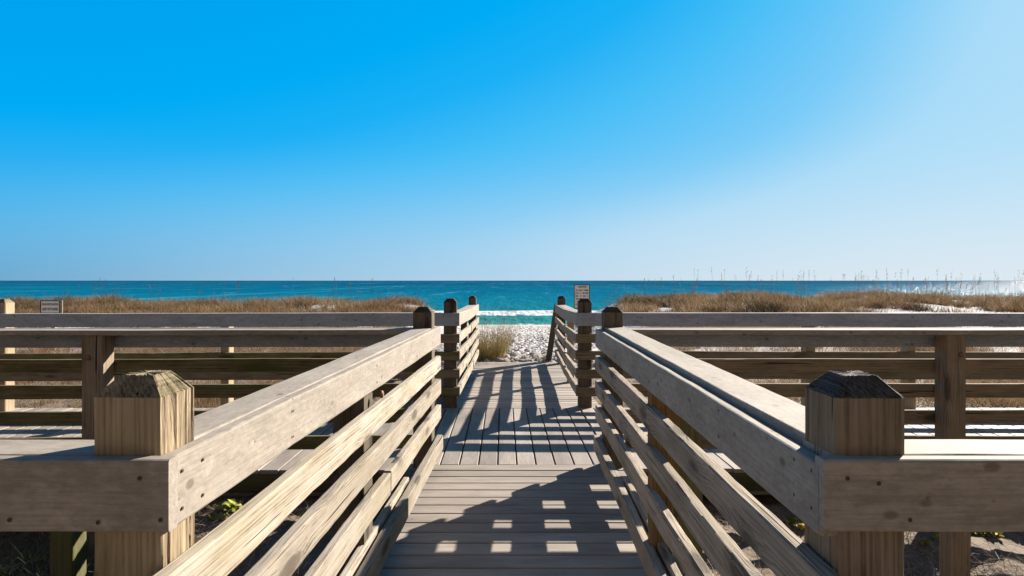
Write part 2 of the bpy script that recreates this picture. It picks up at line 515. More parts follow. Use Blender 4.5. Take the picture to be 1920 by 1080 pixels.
# footprints trodden into the sand of the beach path
fp = np.zeros_like(GZ)
inx = np.where((gx > -2.2) & (gx < 3.8))[0]; iny = np.where((gy > 11.2) & (gy < 46))[0]
sub = np.ix_(iny, inx)
sx, sy = GX[sub], GY[sub]; acc = np.zeros_like(sx)
for i in range(8500):
    px = rng.normal(.75, 1.25); py = 11.4 + 36 * rng.random() ** 1.5
    ax_ = .045 + .04 * rng.random(); ay = .06 + .06 * rng.random()
    th = rng.normal(0, .6); dp = .05 + .05 * rng.random()
    if py < 12.6: dp *= .45
    i0 = np.searchsorted(sy[:, 0], py - .5); i1 = np.searchsorted(sy[:, 0], py + .5)
    j0 = np.searchsorted(sx[0], px - .4); j1 = np.searchsorted(sx[0], px + .4)
    if i0 >= i1 or j0 >= j1: continue
    dx = sx[i0:i1, j0:j1] - px; dy = sy[i0:i1, j0:j1] - py
    u = (dx * math.cos(th) + dy * math.sin(th)) / ax_; v = (-dx * math.sin(th) + dy * math.cos(th)) / ay
    d2 = u * u + v * v
    acc[i0:i1, j0:j1] += -dp * np.exp(-d2) + dp * .45 * np.exp(-((np.sqrt(d2) - 1.6) ** 2) / .25)
fp[sub] = np.clip(acc, -.13, .10)
GZ = GZ + fp
# scuffed, lumpy sand around the boardwalk
lump = (fbm(GX * 4.2, GY * 4.2, 41, 3) - .5) * .11 + (fbm(GX * 11, GY * 11, 43, 2) - .5) * .035
GZ = GZ + lump * (1 - smooth(GY, 8.5, 10.8)) * smooth(GY, -3, 1) * (1 - smooth(np.abs(GX), 8, 14))
nv, nu = GX.shape
V = np.stack([GX.ravel(), GY.ravel(), GZ.ravel()], 1)
ii, jj = np.meshgrid(np.arange(nv - 1), np.arange(nu - 1), indexing='ij')
a = (ii * nu + jj).ravel()
Fq = np.stack([a, a + 1, a + nu + 1, a + nu], 1)

def np_mesh(name, V, F, mat, parent=None, smooth_=True, attr=None):
    me = bpy.data.meshes.new(name)
    me.vertices.add(len(V)); me.vertices.foreach_set("co", np.asarray(V, np.float32).ravel())
    k = F.shape[1]
    me.loops.add(F.size); me.loops.foreach_set("vertex_index", F.astype(np.int32).ravel())
    me.polygons.add(len(F))
    me.polygons.foreach_set("loop_start", np.arange(0, F.size, k, dtype=np.int32))
    me.polygons.foreach_set("loop_total", np.full(len(F), k, np.int32))
    me.update(calc_edges=True)
    me.polygons.foreach_set("use_smooth", np.full(len(F), smooth_, bool))
    if attr is not None:
        for an, av in attr.items():
            at = me.attributes.new(an, 'FLOAT', 'POINT')
            at.data.foreach_set("value", np.asarray(av, np.float32))
    me.materials.append(mat)
    me.update()
    o = bpy.data.objects.new(name, me)
    col.objects.link(o)
    if parent: o.parent = parent
    return o

k = NB("beach_sand", .9, .1)
P = k.tc.outputs["Object"]
sepn = k.n("ShaderNodeSeparateXYZ"); k.l(P, sepn.inputs[0])
n1 = k.noise(P, .5, 5, .6); n2 = k.noise(P, 9, 5, .7); n3 = k.noise(P, 55, 3, .7)
c = k.ramp(n1, [(.35, (.37, .355, .35)), (.65, (.46, .45, .455))])
litter = k.ramp(n2, [(.47, 0.0), (.60, 1.0)])
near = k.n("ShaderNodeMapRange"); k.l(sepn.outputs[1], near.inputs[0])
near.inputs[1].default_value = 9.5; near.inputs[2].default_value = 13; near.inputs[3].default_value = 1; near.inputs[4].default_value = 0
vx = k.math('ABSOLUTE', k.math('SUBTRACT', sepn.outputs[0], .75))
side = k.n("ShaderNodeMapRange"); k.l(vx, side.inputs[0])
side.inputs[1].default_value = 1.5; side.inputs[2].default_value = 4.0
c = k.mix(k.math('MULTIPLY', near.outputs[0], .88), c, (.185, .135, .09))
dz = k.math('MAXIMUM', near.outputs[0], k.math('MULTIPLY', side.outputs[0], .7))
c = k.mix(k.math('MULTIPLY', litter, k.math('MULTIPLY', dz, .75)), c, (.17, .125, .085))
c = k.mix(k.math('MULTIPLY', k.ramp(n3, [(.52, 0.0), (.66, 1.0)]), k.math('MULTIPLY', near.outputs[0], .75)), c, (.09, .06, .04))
wet = k.n("ShaderNodeMapRange"); k.l(sepn.outputs[2], wet.inputs[0])
wet.inputs[1].default_value = WATER - .02; wet.inputs[2].default_value = WATER + .28; wet.inputs[3].default_value = 1; wet.inputs[4].default_value = 0
c = k.mix(k.math('MULTIPLY', wet.outputs[0], .45), c, (.30, .25, .21))
bh = k.math('ADD', k.noise(P, 6, 4, .6), k.math('MULTIPLY', n3, .25))
sand_m = k.done(c, k.bump(bh, .45, .05))
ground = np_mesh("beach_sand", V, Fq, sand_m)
tag(ground, kind="structure", label="pale trodden sand of the dunes and beach")

# ------------------------------------------------------------------ sea
wx = axis_pts([(-60000, -6000, 9000), (-6000, -600, 600), (-600, -120, 40), (-120, 120, 1.2), (120, 600, 40), (600, 6000, 600), (6000, 60000, 9000)])
wy = axis_pts([(50, 100, .35), (100, 180, 1.6), (180, 600, 30), (600, 6000, 900), (6000, 60000, 9000)])
WX, WY = np.meshgrid(wx, wy)
br = 76 + 3.0 * (fbm(WX * .03, WX * 0, 51, 2) - .5) + 1.2 * np.sin(WX * .05)
s_ = (WY - br)
WZ = WATER + .42 * np.exp(-(s_ / 1.7) ** 2) * (.6 + .6 * fbm(WX * .08, WX * 0 + 2, 53, 2)) \
     + .12 * np.exp(-((WY - br - 16) / 3.0) ** 2) + .16 * np.exp(-((WY - br + 11) / 1.6) ** 2) \
     + .05 * (fbm(WX * .3, WY * .5, 55, 3) - .5)
WV = np.stack([WX.ravel(), WY.ravel(), WZ.ravel()], 1)
nv2, nu2 = WX.shape
ii, jj = np.meshgrid(np.arange(nv2 - 1), np.arange(nu2 - 1), indexing='ij')
a = (ii * nu2 + jj).ravel()
WF = np.stack([a, a + 1, a + nu2 + 1, a + nu2], 1)
br2 = np.clip(1 - np.abs((s_ + 1.2) / 5.2), 0, 1)
edge = np.clip(1 - np.abs(WY - 58.7) / 1.1, 0, 1)
foam = np.maximum(br2, edge * .62)
k = NB("sea_water", .16, .5)
P = k.tc.outputs["Object"]
sp = k.n("ShaderNodeSeparateXYZ"); k.l(P, sp.inputs[0])
Yc = sp.outputs[1]
lg = k.math('LOGARITHM', k.math('MAXIMUM', k.math('SUBTRACT', Yc, 40.0), 1.0), 10.0)
t = k.math('DIVIDE', lg, 4.2)       # depth grows away from the shore
nA = k.noise(k.vscale(P, (.010, .035, 1)), 1, 5, .65)
nB = k.noise(k.vscale(P, (.0012, .006, 1)), 1, 5, .65)
nC = k.noise(k.vscale(P, (.10, .40, 1)), 1, 4, .6)
tt = k.math('ADD', t, k.math('MULTIPLY', k.math('SUBTRACT', nA, .5), .16))
tt = k.math('ADD', tt, k.math('MULTIPLY', k.math('SUBTRACT', nB, .5), .14))
c = k.ramp(tt, [(.26, (.05, .22, .205)), (.36, (.014, .155, .178)), (.44, (.003, .128, .198)), (.54, (.0005, .105, .19)), (.66, (.0003, .070, .145)), (.85, (.003, .062, .13))])
s1n = k.noise(k.vscale(P, (.30, .055, 1)), 1, 3, .6); s2n = k.noise(k.vscale(P, (.09, .010, 1)), 1, 4, .65); s3n = k.noise(k.vscale(P, (.02, .0016, 1)), 1, 4, .65)
st = k.math('ADD', k.math('ADD', k.math('MULTIPLY', s1n, .9), k.math('MULTIPLY', s2n, 1.2)), k.math('MULTIPLY', s3n, 1.0))
c = k.mix(k.ramp(k.math('MULTIPLY', st, .33), [(.44, 1.0), (.52, 0.0)]), c, k.mix(1.0, c, (.76, .84, .87), 'MULTIPLY'))
c = k.mix(k.math('MULTIPLY', k.ramp(k.math('MULTIPLY', st, .33), [(.54, 0.0), (.63, 1.0)]), .5), c, (.05, .27, .33))
fa = k.n("ShaderNodeAttribute", attribute_name="foam").outputs["Fac"]
fn = k.noise(k.vscale(P, (.45, .30, 1)), 1, 6, .72)
fm = k.ramp(k.math('ADD', fa, k.math('MULTIPLY', k.math('SUBTRACT', fn, .5), 2.6)), [(.50, 0.0), (.66, 1.0)])
caps = k.math('MULTIPLY', k.ramp(k.noise(k.vscale(P, (.10, .05, 1)), 1, 6, .7), [(.66, 0.0), (.69, 1.0)]), .4)
fm2 = k.math('MAXIMUM', fm, caps)
c = k.mix(fm2, c, (.62, .64, .66))
bh = k.math('ADD', k.math('MULTIPLY', k.noise(k.vscale(P, (.25, .6, 1)), 1, 5, .65), 1.0), k.math('MULTIPLY', k.noise(k.vscale(P, (1.6, 2.6, 1)), 1, 4, .6), .35))
bh = k.math('ADD', bh, k.math('MULTIPLY', k.noise(k.vscale(P, (.35, .08, 1)), 1, 3, .7), 3.0))
bn = k.bump(bh, .6, .9)
dif = k.n("ShaderNodeBsdfDiffuse"); k.l(c, dif.inputs[0]); k.l(k.bump(bh, .28, .9), dif.inputs["Normal"])
glo = k.n("ShaderNodeBsdfGlossy"); glo.inputs["Roughness"].default_value = .17; k.l(bn, glo.inputs["Normal"])
mx = k.n("ShaderNodeMixShader"); mx.inputs[0].default_value = .032
k.l(dif.outputs[0], mx.inputs[1]); k.l(glo.outputs[0], mx.inputs[2])
k.l(mx.outputs[0], k.t.nodes["Material Output"].inputs[0])
sea_m = k.m
sea = np_mesh("sea_water", WV, WF, sea_m, attr={"foam": foam.ravel()})
tag(sea, kind="structure", label="turquoise sea with a white breaker near the shore")

# ------------------------------------------------------------------ decks
def deck(name, rects, along, z, mat, label, pitch=.1425, gap=.0105, th=.028, slope=None):
    """rects: (x0,x1,y0,y1); boards run along 'X' or 'Y'"""
    V = []; F = []; tone = []
    r = np.random.default_rng(len(name) + int(abs(rects[0][0]) * 10) + int(rects[0][2] * 7 + 100))
    for (x0, x1, y0, y1) in rects:
        a0, a1 = (y0, y1) if along == 'X' else (x0, x1)
        n = int(round((a1 - a0) / pitch))
        pp = (a1 - a0) / n
        for i in range(n):
            p0 = a0 + i * pp + gap / 2; p1 = a0 + (i + 1) * pp - gap / 2
            e0 = (x0 if along == 'X' else y0) + (r.random() - .5) * .008
            e1 = (x1 if along == 'X' else y1) + (r.random() - .5) * .008
            dz = (r.random() - .5) * .003; tn = r.random()
            segs = max(1, int((e1 - e0) / 1.2))
            b = .0035
            prof = [(p0, -th), (p0, -b), (p0 + b, 0), (p1 - b, 0), (p1, -b), (p1, -th)]
            base = len(V)
            bow = (r.random() - .5) * .003
            for s in range(segs + 1):
                e = lerp(e0, e1, s / segs)
                for (p, q) in prof:
                    x, y = (e, p) if along == 'X' else (p, e)
                    y2 = y; zz = z + q + dz + bow * math.sin(math.pi * s / segs)
                    if slope: zz += slope(y2)
                    V.append((x, y2, zz)); tone.append(tn)
            m = len(prof)
            for s in range(segs):
                for j in range(m):
                    a = base + s * m + j; c = base + s * m + (j + 1) % m
                    F.append((a, c, c + m, a + m) if along == 'X' else (a, a + m, c + m, c))
            F.append(tuple(base + j for j in (reversed(range(m)) if along == 'X' else range(m))))
            F.append(tuple(base + segs * m + j for j in (range(m) if along == 'X' else reversed(range(m)))))
    o = mesh_obj(name, V, F, mat)
    at = o.data.attributes.new("tone", 'FLOAT', 'POINT')
    at.data.foreach_set("value", np.array(tone, np.float32))
    return tag(o, label, kind="structure")

def ramp_z(y):
    """height of the beach ramp below the boardwalk deck"""
    if y < 6.86: return 0.0
    if y < 8.95: return -.055 * (y - 6.86) / 2.09
    return -.055 - .02 * (y - 8.95) / 2.3

walk = deck("boardwalk", [(-.70, .86, 1.2, 4.744)], 'X', 0, M_deck_x, "near boardwalk of grey boards laid crosswise")
plat = deck("boardwalk", [(-4.5, 4.5, -2.2, 1.17)], 'X', 0, M_deck_x, "boardwalk platform under the viewpoint")
cross = deck("boardwalk", [(-14.0, -.7675, 4.61, 6.86), (-.76, .807, 4.748, 6.836), (.8145, 14.0, 4.64, 6.86)], 'Y', 0, M_deck_y, "crossing boardwalk with boards laid toward the sea")
ramp = deck("boardwalk", [(-.62, 1.05, 6.845, 11.3)], 'X', 0, M_deck_x, "last ramp of boards leading onto the sand", slope=ramp_z)
for d_, pts in ((cross, [((-14, 4.59, -.092), (-.60, 4.63, -.092)), ((.88, 4.655, -.092), (14, 4.655, -.092)), ((-14, 6.84, -.092), (-.62, 6.84, -.092)), ((1.02, 6.84, -.092), (14, 6.84, -.092)),
                        ((-14, 5.7, -.092), (14, 5.7, -.092))]),
                (walk, [((-.64, 1.2, -.12), (-.64, 4.7, -.12)), ((.80, 1.2, -.12), (.80, 4.7, -.12))]),
                (ramp, [((-.58, 6.9, -.13), (-.58, 11.27, -.205)), ((1.0, 6.9, -.13), (1.0, 11.27, -.205)), ((-.6, 11.25, -.19), (1.02, 11.25, -.19))])):
    for i, (A, B) in enumerate(pts):
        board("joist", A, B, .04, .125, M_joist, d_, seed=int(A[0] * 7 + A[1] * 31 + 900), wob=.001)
# lighter ledger under the crossing boardwalk's landward edge
for A, B in (((-14, 4.57, -.168), (-.60, 4.61, -.168)), ((.88, 4.635, -.168), (14, 4.635, -.168))):
    board("ledger", A, B, .06, .024, M_slat_b, cross, seed=5, wob=.001)
# piles carrying the decks
for (x, y) in ((-2.2, 5.7), (2.4, 5.7), (-5.2, 5.7), (5.4, 5.7), (-.55, 2.9), (.7, 2.9), (-2.2, 6.7), (2.4, 6.7)):
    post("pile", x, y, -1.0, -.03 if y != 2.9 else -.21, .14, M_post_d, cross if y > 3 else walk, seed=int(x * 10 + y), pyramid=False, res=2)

# ------------------------------------------------------------------ railings
SL = [.745, .562, .370, .180]      # slat centre heights above the deck
SH = .096; ST = .038; FH = .14; CAPZ = 1.02
def railing(label, A, B, posts, inner, slat_mats, rail_mat, cap_mat=None, zoff=(0, 0), slats=SL, cap_w=.165, seed=0, group="boardwalk railings",
            fascia_ext=(0, 0), slat_ext=(0, 0), cap_ext=(0, 0), cap_groove=True, kink=None, screws=False, slat_wob=.0025, slat_joint=None, cap_dz=0, fascia_dz=0, sh=None):
    SH_ = sh or SH
    """A,B: line of the inner (walkway) face at deck level; inner: unit vector toward the walkway.
    posts: list of (t, kind) or dict"""
    A = Vector((*A, 0)); B = Vector((*B, 0)); D = (B - A); L = D.length; D.normalize()
    I = Vector((*inner, 0))
    n = Vector((-D.y, D.x, 0))
    if n.dot(I) < 0: n = -n
    base = empty("railing", (*(A + (B - A) * .5).xy, -.6 + min(zoff)), label, "railing", group)
    def zt(s):
        if kink:
            t = s / L; k_t, k_z = kink
            return lerp(zoff[0], k_z, t / k_t) if t < k_t else lerp(k_z, zoff[1], (t - k_t) / (1 - k_t))
        return lerp(zoff[0], zoff[1], s / L)
    def pt(s, off, z):                      # off: outward distance from inner face
        p = A + D * s - n * off
        return Vector((p.x, p.y, z + zt(s)))
    breaks = [0.0] + ([kink[0] * L] if kink else []) + [L]
    for bi in range(len(breaks) - 1):
        s0, s1 = breaks[bi], breaks[bi + 1]
        first, last = bi == 0, bi == len(breaks) - 2
        f0 = s0 - (fascia_ext[0] if first else 0); f1 = s1 + (fascia_ext[1] if last else 0)
        board("fascia", pt(f0, .019, CAPZ - FH / 2 + fascia_dz), pt(f1, .019, CAPZ - FH / 2 + fascia_dz), .036, FH, rail_mat, base, seed + bi, wob=.0012, bev=.006)
        c0 = s0 - (cap_ext[0] if first else 0); c1 = s1 + (cap_ext[1] if last else 0)
        cz = CAPZ - .019 - .002 + cap_dz
        board("cap_rail", pt(c0, (.047 + cap_w / 2), cz), pt(c1, (.047 + cap_w / 2), cz), cap_w, .036, cap_mat or rail_mat, base, seed + 11 + bi, wob=.0012, bev=.005)
        for i, z in enumerate(slats):
            q0 = s0 - (slat_ext[0] if first else -.006); q1 = s1 + (slat_ext[1] if last else -.006)
            mt = slat_mats[i % len(slat_mats)]
            jt = (random.random() - .5) * .010
            if slat_joint and i in slat_joint:
                sj = slat_joint[i]
                board("slat", pt(q0, .019 + .002, z + jt), pt(sj, .019 + .002, z - .004), ST, SH_, mt, base, seed + 20 + i, wob=slat_wob)
                board("slat", pt(sj + .006, .019 - .002, z + .004), pt(q1, .019, z - jt), ST, SH_, mt, base, seed + 60 + i, wob=slat_wob)
            else:
                board("slat", pt(q0, .019 + (random.random() - .5) * .004, z + jt), pt(q1, .019 + (random.random() - .5) * .004, z - jt + (random.random() - .5) * .008), ST, SH_, mt, base, seed + 20 + i + bi * 7, wob=slat_wob)
    for pi, p in enumerate(posts):
        s, tall, w, dd, mt = p[:5]
        res = p[5] if len(p) > 5 else 2
        rot = math.atan2(D.y, D.x)
        c = A + D * s - n * (.040 + dd / 2 + (p[6] if len(p) > 6 else 0))
        zz = zt(s)
        top = (1.172 + zz) if tall else (CAPZ - .040 + zz)
        o = post("post", c.x, c.y, -.95, top, w, mt, base, seed=seed + pi * 3, pyramid=tall, res=res, d=dd, ridge=.0018 if res > 4 else .001)
        o.rotation_euler.z = rot if abs(D.x) > abs(D.y) else rot - math.pi / 2
    return base, pt

near_L = ((-.645, 1.25), (-.478, 4.80))
near_R = ((.615, 1.25), (.690, 4.80))
# walkway railings
rl, ptl = railing("weathered railing on the left of the near boardwalk, its boards bright in the sun", near_L[0], near_L[1],
    [(.085, True, .135, .135, M_post, 9), (1.67, False, .14, .165, M_post_d), (3.48, True, .14, .14, M_post_d, 3)],
    (1, 0), [M_slat], M_rail, seed=100, cap_ext=(-.15, -.0), slat_ext=(.05, .04), fascia_ext=(0, .03), slat_wob=.0022, slat_joint={2: 1.9}, cap_w=.125, slats=SL[:3], sh=.107)
rr, ptr = railing("weathered railing on the right of the near boardwalk, its near face in shade", near_R[0], near_R[1],
    [(.085, True, .135, .135, M_post_r, 9), (1.67, False, .14, .088, M_post_b), (1.67, False, .14, .088, M_post_o, 2, .0895), (3.48, True, .14, .14, M_post_d, 3)],
    (-1, 0), [M_slat_g], M_rail, seed=200, cap_ext=(-.15, -.0), slat_ext=(.05, .04), fascia_ext=(0, .03), slat_wob=.0022, cap_w=.15, cap_dz=.008, fascia_dz=-.014, slats=SL[:3], sh=.107)
# lowest boards sit close to the deck, proud of the slats above, doubled by a second board behind
for base_, pf, mt_, sd in ((rl, ptl, M_slat, 150), (rr, ptr, M_slat_g, 250)):
    board("slat", pf(-.05, .004, .088), pf(3.57, .006, .150), .046, .108, mt_, base_, seed=sd, wob=.0022)
    board("slat", pf(-.05, .058, .120), pf(2.55, .056, .150), .034, .10, mt_, base_, seed=sd + 3, wob=.0022)
# rails leaving to either side of the viewpoint
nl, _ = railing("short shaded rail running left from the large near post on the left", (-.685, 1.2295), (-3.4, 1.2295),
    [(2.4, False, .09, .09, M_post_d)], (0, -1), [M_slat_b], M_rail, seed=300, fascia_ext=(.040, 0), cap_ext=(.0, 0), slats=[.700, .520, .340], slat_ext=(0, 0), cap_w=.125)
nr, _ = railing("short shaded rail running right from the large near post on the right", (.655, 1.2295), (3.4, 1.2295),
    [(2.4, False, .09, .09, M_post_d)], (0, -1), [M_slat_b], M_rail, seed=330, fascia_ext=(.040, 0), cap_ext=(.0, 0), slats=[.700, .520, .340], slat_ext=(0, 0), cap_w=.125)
# crossing boardwalk, landward railings
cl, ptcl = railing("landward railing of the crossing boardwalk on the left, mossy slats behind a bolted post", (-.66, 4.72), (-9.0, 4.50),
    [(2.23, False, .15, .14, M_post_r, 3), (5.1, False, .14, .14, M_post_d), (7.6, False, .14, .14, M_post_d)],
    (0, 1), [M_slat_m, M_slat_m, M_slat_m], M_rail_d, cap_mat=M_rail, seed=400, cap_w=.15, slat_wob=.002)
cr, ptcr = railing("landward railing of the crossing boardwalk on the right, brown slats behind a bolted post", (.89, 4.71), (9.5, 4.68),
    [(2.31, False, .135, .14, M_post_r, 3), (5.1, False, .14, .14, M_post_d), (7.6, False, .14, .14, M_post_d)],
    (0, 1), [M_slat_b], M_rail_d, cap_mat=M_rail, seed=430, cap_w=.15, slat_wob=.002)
# crossing boardwalk, seaward railings
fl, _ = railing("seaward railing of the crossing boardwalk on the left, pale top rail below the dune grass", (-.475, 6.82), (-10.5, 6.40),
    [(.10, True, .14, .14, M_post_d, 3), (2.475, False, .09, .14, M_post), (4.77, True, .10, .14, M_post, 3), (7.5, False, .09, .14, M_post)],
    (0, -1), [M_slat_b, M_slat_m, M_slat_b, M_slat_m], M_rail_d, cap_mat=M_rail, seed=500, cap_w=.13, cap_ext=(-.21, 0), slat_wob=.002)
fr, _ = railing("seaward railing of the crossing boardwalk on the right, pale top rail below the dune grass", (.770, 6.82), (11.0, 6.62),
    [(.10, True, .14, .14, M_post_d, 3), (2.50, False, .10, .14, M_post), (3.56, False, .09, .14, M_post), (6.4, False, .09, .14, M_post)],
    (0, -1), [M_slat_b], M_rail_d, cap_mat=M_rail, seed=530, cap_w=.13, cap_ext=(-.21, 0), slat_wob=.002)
# beach ramp
bl, _ = railing("railing on the left of the last ramp down to the sand", (-.475, 6.86), (-.44, 11.25),
    [(2.09, False, .09, .12, M_post_d), (4.25, True, .13, .13, M_post_d, 3)],
    (1, 0), [M_slat], M_rail, zoff=(0, -.075), kink=(.48, -.055), seed=600, cap_w=.13, cap_ext=(-.15, 0), slat_ext=(-.01, 0), slat_wob=.002)
brl, _ = railing("railing on the right of the last ramp, ending at a leaning post by the sand", (.770, 6.86), (.895, 11.25),
    [(2.09, False, .09, .12, M_post), (4.25, True, .13, .13, M_post_d, 3)],
    (-1, 0), [M_slat_g], M_rail, zoff=(0, -.075), kink=(.48, -.055), seed=630, cap_w=.13, cap_ext=(-.15, 0), slat_ext=(-.01, 0), slat_wob=.002)
board("brace", (.945, 11.36, .95), (.775, 11.36, -.14), .10, .06, M_brace, brl, seed=71, wob=.002, up=(0, 1, 0.0))

# short posts standing free in the sand under the near rails
p1 = post("post", 2.145, 3.045, -.75, .30, .09, M_post_r, None, seed=21, pyramid=False, res=3)
tag(p1, "thin brown square post standing in the sand below the near right rail", "post")
p2 = post("post", -2.49, 3.66, -.95, .08, .13, M_post_o, None, seed=22, pyramid=False, res=3)
tag(p2, "mossy green square post in the grass below the near left rail", "post")

# bolts and screws
for base_, p_, ax_ in ((cl, (-2.91, 4.4795, .824), (0, -1, 0)), (cr, (3.228, 4.5215, .841), (0, -1, 0)), (rl, (-.575, 2.98, .835), (1, .0, 0))):
    disc("bolt", p_, ax_, .018, .014, M_rust, base_)
for x, z in ((-.70, .985), (-.78, .90), (-.95, .905), (-.66, .905)):
    disc("screw", (x, 1.2295 - .0005, z), (0, -1, 0), .0042, .001, M_screw, nl)
for x, z in ((.72, .975), (.66, .985), (.78, .905)):
    disc("screw", (x, 1.2295 - .0005, z), (0, -1, 0), .0042, .001, M_screw, nr)
for base_, pf, sgn in ((rl, ptl, 1), (rr, ptr, -1)):
    for s, z in ((.03, .985), (.03, .91), (.11, .985), (.11, .91), (.62, .985), (.62, .91), (1.62, .985), (1.62, .91), (2.6, .985), (2.6, .91)):
        q = pf(s, -.0008, z)
        disc("screw", q, (sgn, 0, 0), .004, .001, M_screw, base_)

# ------------------------------------------------------------------ signs
def text_part(name, s, size, loc, parent, mat, width=None):
    cu = bpy.data.curves.new(name, 'FONT')
    cu.body = s; cu.size = size; cu.align_x = 'CENTER'; cu.align_y = 'CENTER'; cu.offset = size * .02
    tmp = bpy.data.objects.new(name, cu)
    col.objects.link(tmp)
    bpy.context.view_layer.update()
    dg = bpy.context.evaluated_depsgraph_get()
    me = bpy.data.meshes.new_from_object(tmp.evaluated_get(dg))
    bpy.data.objects.remove(tmp)
    me.materials.clear(); me.materials.append(mat)
    o = bpy.data.objects.new(name, me)
    col.objects.link(o)
    o.parent = parent
    o.location = Vector(loc) - world_loc(parent)
    o.rotation_euler = (math.pi / 2, 0, 0)
    if width:
        xs = [v.co.x for v in me.vertices]
        f = width / (max(xs) - min(xs))
        for v in me.vertices: v.co.x *= f
    return o

def rrect(x0, x1, z0, z1, r, n=5):
    P = []
    for cx, cz, a0 in ((x1 - r, z1 - r, 0), (x0 + r, z1 - r, 90), (x0 + r, z0 + r, 180), (x1 - r, z0 + r, 270)):
        for i in range(n + 1):
            a = math.radians(a0 + 90 * i / n)
            P.append((cx + r * math.cos(a), cz + r * math.sin(a)))
    return P

def plate(name, cx, y, cz, w, h, th, r, mat, parent, hole=None):
    o = rrect(-w / 2, w / 2, -h / 2, h / 2, r)
    n = len(o)
    if hole:
        i_ = rrect(-w / 2 + hole, w / 2 - hole, -h / 2 + hole, h / 2 - hole, r * .6)
        V = [(x, 0, z) for x, z in o] + [(x, 0, z) for x, z in i_] + [(x, th, z) for x, z in o] + [(x, th, z) for x, z in i_]
        F = []
        for j in range(n):
            q = (j + 1) % n
            F += [(j, q, n + q, n + j), (2 * n + j, 3 * n + j, 3 * n + q, 2 * n + q), (j, 2 * n + j, 2 * n + q, q), (n + j, n + q, 3 * n + q, 3 * n + j)]
    else:
        V = [(x, 0, z) for x, z in o] + [(x, th, z) for x, z in o]
        F = [tuple(range(n)), tuple(n + j for j in reversed(range(n)))] + [(j, n + j, n + (j + 1) % n, (j + 1) % n) for j in range(n)]
    return mesh_obj(name, V, F, mat, parent, (cx, y, cz))

YS = 14.8
def sg(px, py, Y): return ((px - 945) / 1200 * Y, EYE - (py - 526) / 1200 * Y)
sx0, sz0 = sg(94, 575.5, YS)
s1 = empty("sign", (sx0, YS, float(ground_h(sx0, YS))), "small wide grey sign about dune restoration standing in front of the left dunes", "sign")
plate("sign_panel", sx0, YS, sz0, .46, .31, .004, .03, M_signface, s1)
plate("sign_border", sx0, YS - .003, sz0, .46, .31, .0025, .03, M_signink, s1, hole=.022)
text_part("lettering", "DUNE RESTORATION", .075, (sx0, YS - .004, sz0 + .058), s1, M_signink, .37)
text_part("lettering", "KEEP OFF DUNES", .085, (sx0, YS - .004, sz0 - .055), s1, M_signink, .36)
post("post", sx0 + .05, YS + .06, float(ground_h(sx0, YS)) - .3, sz0 + .1, .09, M_post, s1, seed=3, pyramid=False, res=2)
plate("sign_backing", sx0 + .03, YS + .006, sz0 - .005, .50, .32, .012, .004, M_signback, s1)

YN = 12.2
sx1, sz1 = sg(1091, 556, YN)
s2 = empty("sign", (sx1, YN, float(ground_h(sx1, YN))), "tall narrow grey notice sign behind the right hand end of the boardwalk", "sign")
W_, H_ = .305, .46
plate("sign_panel", sx1, YN, sz1, W_, H_, .004, .012, M_signface, s2)
plate("sign_border", sx1, YN - .003, sz1, W_, H_, .0025, .012, M_signink, s2, hole=.013)
text_part("lettering", "NOTICE", .05, (sx1 + .01, YN - .004, sz1 + .182), s2, M_signred, .15)
# rows of worn, unreadable small print
pr = random.Random(4)
rowz = [.120, .066, .010, -.045, -.095, -.15]
words = [[(-.11, -.095), (-.075, .01), (.03, .12)], [(-.12, -.10), (-.085, -.06), (-.04, -.02), (.01, .05), (.065, .12)], [(-.12, -.065), (-.03, -.005), (.02, .075), (.095, .12)],
         [(-.11, -.02), (0, .05), (.07, .11)], [(-.09, -.03), (0, .09)], [(-.12, -.08), (-.05, .02), (.04, .10)]]
NC = 84
zl = [H_ / 2 - .09]
for z in rowz: zl += [z + .012, z - .012]
zl.append(-H_ / 2 + .03)
V = [(-.126 + .252 * i / NC, 0, z) for z in zl for i in range(NC + 1)]
F = []; mi = []
for r_ in range(len(zl) - 1):
    for i in range(NC):
        F.append((r_ * (NC + 1) + i, (r_ + 1) * (NC + 1) + i, (r_ + 1) * (NC + 1) + i + 1, r_ * (NC + 1) + i + 1))
        x_ = -.126 + .252 * (i + .5) / NC
        ink = r_ % 2 == 1 and any(u0 <= x_ <= u1 for u0, u1 in words[r_ // 2]) and pr.random() < .8
        mi.append(1 if ink else 0)
mesh_obj("small_print", V, F, None, s2, (sx1, YN - .0015, sz1), mats=[M_signface, M_signink], midx=mi)
post("post", sx1 + .02, YN + .06, float(ground_h(sx1, YN)) - .3, sz1 + .15, .09, M_post_d, s2, seed=9, pyramid=False, res=2)

# ------------------------------------------------------------------ grasses
def m_grass(name, stops, rough=.7):
    k = NB(name, rough, .2)
    a = k.n("ShaderNodeAttribute", attribute_name="tint").outputs["Fac"]
    c = k.ramp(a, stops)
    tr = k.n("ShaderNodeBsdfTranslucent"); k.l(c, tr.inputs[0])
    mx = k.n("ShaderNodeMixShader"); mx.inputs[0].default_value = .22
    k.l(k.b.outputs[0], mx.inputs[1]); k.l(tr.outputs[0], mx.inputs[2])
    k.l(mx.outputs[0], k.t.nodes["Material Output"].inputs[0])
    return k.done(c)
M_dry = m_grass("dry_grass", [(0, (.035, .026, .014)), (.25, (.13, .09, .045)), (.5, (.285, .18, .098)), (.82, (.44, .305, .19)), (1, (.11, .11, .04))])
M_green = m_grass("green_grass", [(0, (.03, .045, .015)), (.4, (.07, .09, .03)), (.75, (.14, .15, .06)), (1, (.35, .28, .14))])
M_oat = m_grass("sea_oat_stalk", [(0, (.05, .04, .025)), (1, (.16, .12, .07))])
